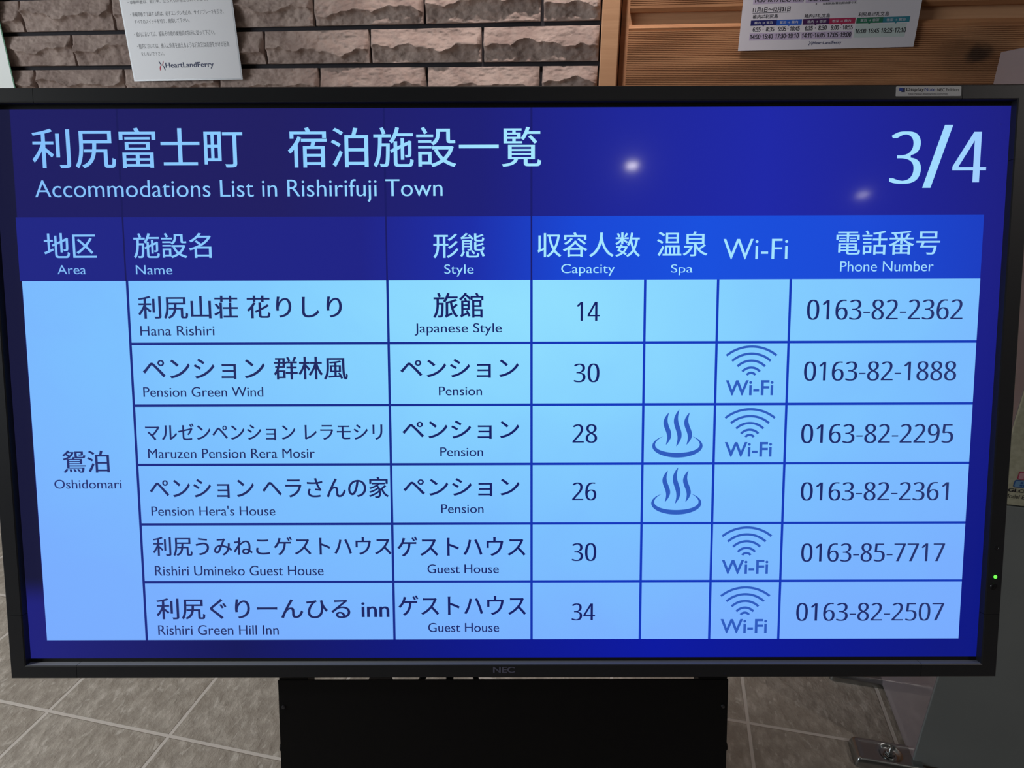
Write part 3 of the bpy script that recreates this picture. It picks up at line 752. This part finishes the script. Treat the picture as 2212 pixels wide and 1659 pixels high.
# ================================================================== notices on the wall
m_paper = pbr('laminated_paper', s2l(222, 220, 226), 0.30, spec=0.5)
m_paper2 = pbr('gloss_paper', s2l(218, 214, 224), 0.35, spec=0.5)
m_film = pbr('laminate_rim', s2l(196, 198, 206), 0.18, spec=0.6)
m_red_ink = pbr('red_ink', s2l(200, 40, 70), 0.6); m_navy = pbr('navy_ink', s2l(46, 54, 98), 0.6)
YP = 1.732
def ferry_mark(mb, x0, z0, x1, z1, y, red=1, navy=0):
    W = x1 - x0; H = z1 - z0
    def stroke(pts, w, mi):
        v = []
        for i, (a, b) in enumerate(pts):
            v += [(x0 + (a - w[i] / 2) * W, y, z0 + b * H), (x0 + (a + w[i] / 2) * W, y, z0 + b * H)]
        mb.add(v, [(2 * i, 2 * i + 1, 2 * i + 3, 2 * i + 2) for i in range(len(pts) - 1)], mi)
    stroke([(0.10, 1.0), (0.20, 0.80), (0.34, 0.66), (0.44, 0.54)], [0.10, 0.20, 0.20, 0.10], navy)
    stroke([(0.14, 0.0), (0.16, 0.25), (0.26, 0.44), (0.42, 0.54)], [0.18, 0.20, 0.18, 0.08], red)
    stroke([(0.86, 1.0), (0.80, 0.80), (0.68, 0.62), (0.52, 0.54)], [0.08, 0.14, 0.14, 0.08], red)
    stroke([(0.94, 0.0), (0.90, 0.22), (0.78, 0.42), (0.54, 0.54)], [0.14, 0.20, 0.18, 0.08], navy)
def wavy_sheet(w, h, thick, bow, n=24):
    mb = MB(); V = []; F = []
    for side in (0, 1):
        for i in range(n + 1):
            for j in range(n + 1):
                x = w * i / n; z = h * j / n
                V.append((x, -bow * math.sin(math.pi * j / n) * 0.0 + side * thick, z))
    k = (n + 1) ** 2
    for i in range(n):
        for j in range(n):
            a = i * (n + 1) + j; q = (a, a + n + 1, a + n + 2, a + 1); F.append(q); F.append(tuple(p + k for p in reversed(q)))
    for i in range(n):
        a, b = i * (n + 1), (i + 1) * (n + 1); F.append((a, a + k, b + k, b)); F.append((a + n, b + n, b + n + k, a + n + k))
        F.append((i, i + 1, i + 1 + k, i + k)); a = n * (n + 1) + i; F.append((a, a + k, a + 1 + k, a + 1))
    return mb.add(V, F)
# safety notice
pn = thing('wall_notice', 'white laminated notice of small print hung on the stone bricks', 'notice', Matrix.Translation((-1.40389, YP, 1.31002)) @ Matrix.Rotation(-0.01039, 4, 'Y'))
wavy_sheet(0.3157, 0.446, 0.0012, 0).build('sheet', m_paper, pn)
rim = MB()
for a, b_, c, d in ((-0.004, 0, -0.004, 0.450), (0.3157, 0.3197, -0.004, 0.450), (0, 0.3157, -0.004, 0), (0, 0.3157, 0.446, 0.450)):
    rim.box(a, b_, 0.0002, 0.0010, c, d)
rim.build('clear_edge', m_film, pn)
NOTICE = [
  ('・車輌甲板は、航行中、立ち入りが禁止されています。',0.0203,0.1771,0.2520,0.1856),
  ('・車輌甲板で下車する際は、必ずエンジンを止め、サイドブレーキを引き、',0.0216,0.1481,0.2911,0.1586),
  ('すべてのスイッチを切り、施錠して下さい。',0.0303,0.1314,0.1907,0.1414),
  ('・船内においては、船長その他の乗組員の指示に従って下さい。',0.0224,0.1016,0.2583,0.1131),
  ('・船内においては、他人に危害を加えるような行為又は迷惑をかける行為',0.0247,0.0733,0.2943,0.0855),
  ('をしないで下さい。',0.0332,0.0566,0.1020,0.0656),
  ('MARK',0.0799,0.0213,0.0974,0.0440),
  ('HeartLandFerry',0.0996,0.0234,0.2419,0.0393),
]
for s, a, b_, c, d in NOTICE:
    if s == 'MARK':
        mk = MB(); ferry_mark(mk, a, b_, c, d, -0.0002); mk.build('ferry_mark', [m_navy, m_red_ink], pn, flip=False)
    elif s == 'HeartLandFerry':
        mk = MB(); lettering(mk, s, a, b_, c, d, -0.0002, 0, None, 0.010, 0.010, 2e-6); mk.build('logo_lettering', m_navy, pn, flip=False)
    else:
        mk = MB(); lettering(mk, s, a, b_, c, d, -0.0002, 0, None, -0.006, 0.0); mk.build('text_line', m_grey_ink, pn, flip=False)
# timetable
pt = thing('timetable_poster', 'white ferry timetable poster with coloured bars on the wooden boards', 'poster', Matrix.Translation((0.13919, YP, 1.36266)) @ Matrix.Rotation(-0.01155, 4, 'Y'))
wavy_sheet(0.3547, 0.300, 0.0010, 0).build('sheet', m_paper2, pt)
TIMES = [
  ('14:30・16:10',0.0231,0.0934,0.0715,0.1020),
  ('16:45・18:25',0.0749,0.0924,0.1236,0.1007),
  ('14:40・16:35',0.1306,0.0916,0.1757,0.1001),
  ('LAV',0.0211,0.0900,0.1240,0.1047),
  ('LAV',0.1276,0.0893,0.2287,0.1022),
  ('※\u3000\u3000は利尻島(鴛泊)経由便です。',0.1482,0.0839,0.2311,0.0889),
  ('11月1日～12月31日',0.0223,0.0741,0.0990,0.0839),
  ('LINE',0.0222,0.0725,0.0994,0.0734),
  ('稚内⇄利尻島',0.0235,0.0622,0.0752,0.0699),
  ('稚内⇄礼文島',0.1293,0.0602,0.1806,0.0679),
  ('利尻島⇄礼文島',0.2364,0.0599,0.2959,0.0678),
  ('B1',0.0207,0.0487,0.0742,0.0591),
  ('B2',0.0741,0.0479,0.1257,0.0586),
  ('B3',0.1276,0.0478,0.1804,0.0588),
  ('B4',0.1802,0.0474,0.2322,0.0584),
  ('B5',0.2345,0.0471,0.2864,0.0580),
  ('B6',0.2861,0.0470,0.3379,0.0578),
  ('稚内 → 鴛泊',0.0283,0.0515,0.0662,0.0567),
  ('鴛泊 → 稚内',0.0804,0.0507,0.1178,0.0563),
  ('稚内 → 香深',0.1367,0.0505,0.1746,0.0560),
  ('香深 → 稚内',0.1863,0.0502,0.2237,0.0557),
  ('鴛泊 → 香深',0.2421,0.0500,0.2789,0.0554),
  ('香深 → 鴛泊',0.2931,0.0496,0.3296,0.0550),
  ('6:55・ 8:35',0.0265,0.0369,0.0709,0.0455),
  ('9:05・10:45',0.0792,0.0369,0.1230,0.0455),
  ('6:35・ 8:30',0.1337,0.0366,0.1774,0.0451),
  ('9:00・10:55',0.1860,0.0362,0.2292,0.0447),
  ('LAV',0.0210,0.0199,0.1257,0.0340),
  ('LAV',0.1274,0.0195,0.2297,0.0334),
  ('GRN',0.2339,0.0201,0.3337,0.0456),
  ('14:00・15:40',0.0225,0.0227,0.0697,0.0317),
  ('17:30・19:10',0.0745,0.0228,0.1230,0.0318),
  ('14:10・16:05',0.1294,0.0226,0.1766,0.0315),
  ('17:05・19:00',0.1807,0.0223,0.2285,0.0314),
  ('16:00・16:45',0.2354,0.0281,0.2824,0.0368),
  ('16:25・17:10',0.2860,0.0276,0.3343,0.0370),
  ('MARK',0.1453,0.0077,0.1526,0.0156),
  ('HeartLandFerry',0.1535,0.0077,0.2113,0.0148),
]
BAR = {'B1': s2l(32, 34, 104), 'B2': s2l(44, 92, 190), 'B3': s2l(70, 30, 84), 'B4': s2l(170, 44, 84), 'B5': s2l(38, 112, 84), 'B6': s2l(50, 126, 146), 'LAV': s2l(190, 176, 206), 'GRN': s2l(192, 206, 206), 'LINE': s2l(40, 40, 60)}
NAMES = {'LAV': 'tinted_box', 'GRN': 'tinted_box', 'LINE': 'underline'}
m_white_ink = pbr('white_ink', s2l(200, 200, 214), 0.6)
_bm = {}
for s, a, b_, c, d in TIMES:
    mk = MB()
    if s in BAR:
        if s not in _bm: _bm[s] = pbr('print_' + NAMES.get(s, 'bar'), BAR[s], 0.4)
        y = -0.00008 if s in ('LAV', 'GRN') else -0.00012
        mk.quad(a, c, b_, d, y)
        if s[0] == 'B':
            mx_ = (a + c) / 2; mk.add([(mx_ - 0.0022, y, b_), (mx_ + 0.0022, y, b_), (mx_, y, b_ - 0.0022)], [(0, 1, 2)])
        mk.build(NAMES.get(s, 'colour_bar'), _bm[s], pt, flip=False)
    elif s == 'MARK':
        ferry_mark(mk, a, b_, c, d, -0.00016); mk.build('ferry_mark', [m_navy, m_navy], pt, flip=False)
    elif s == 'HeartLandFerry':
        lettering(mk, s, a, b_, c, d, -0.00016, 0, None, 0.010, 0.010, 2e-6); mk.build('logo_lettering', m_navy, pt, flip=False)
    else:
        w_ = '→' in s
        dig = ':' in s
        if dig:
            l_, r2 = s.split('・'); w1 = (c - a) * 0.455; l_ = l_.strip(); r2 = r2.strip()
            wl_ = w1 * (0.80 if len(l_) < 5 else 1.0); wr_ = w1 * (0.84 if len(r2) < 5 else 1.0)
            lettering(mk, l_, a, b_, a + wl_, d, -0.0002, 0, DIGIT_FONT, 0.010, 0.016, 2e-6)
            lettering(mk, r2, c - wr_, b_, c, d, -0.0002, 0, DIGIT_FONT, 0.010, 0.016, 2e-6)
            q0 = (a + wl_ + c - wr_) / 2; zc_ = (b_ + d) / 2
            mk.add([(q0 - .0010, -.0002, zc_ - .0012), (q0 + .0010, -.0002, zc_), (q0 - .0010, -.0002, zc_ + .0012)], [(0, 1, 2)])
        else:
            lettering(mk, s, a, b_, c, d, -0.0002, 0, None, 0.010 if s[0] == '1' else 0.004, 0.008, 2e-6)
        mk.build('text_line', m_white_ink if w_ else m_ink, pt, flip=False)
# notice at the picture's edge
pe = thing('wall_poster', 'white poster with a thin green border on the bricks, cut by the picture edge', 'poster', Matrix.Translation((-2.110, YP, 1.22)))
wavy_sheet(0.3165, 0.46, 0.0010, 0).build('sheet', pbr('bright_paper', s2l(228, 230, 226), 0.35), pe)
MB().box(0.3130, 0.3168, -0.0004, 0.0008, 0.0, 0.46).build('green_border', pbr('green_ink', s2l(58, 132, 92), 0.5), pe)
wm = MB(); r_ = random.Random(3)
for k in range(9):
    z_ = 0.09 + k * 0.035
    wm.quad(0.03, 0.20 + r_.random() * 0.08, z_, z_ + 0.003, -0.0003)
wm.build('grey_print', pbr('pale_grey_ink', s2l(170, 172, 172), 0.6), pe, flip=False)
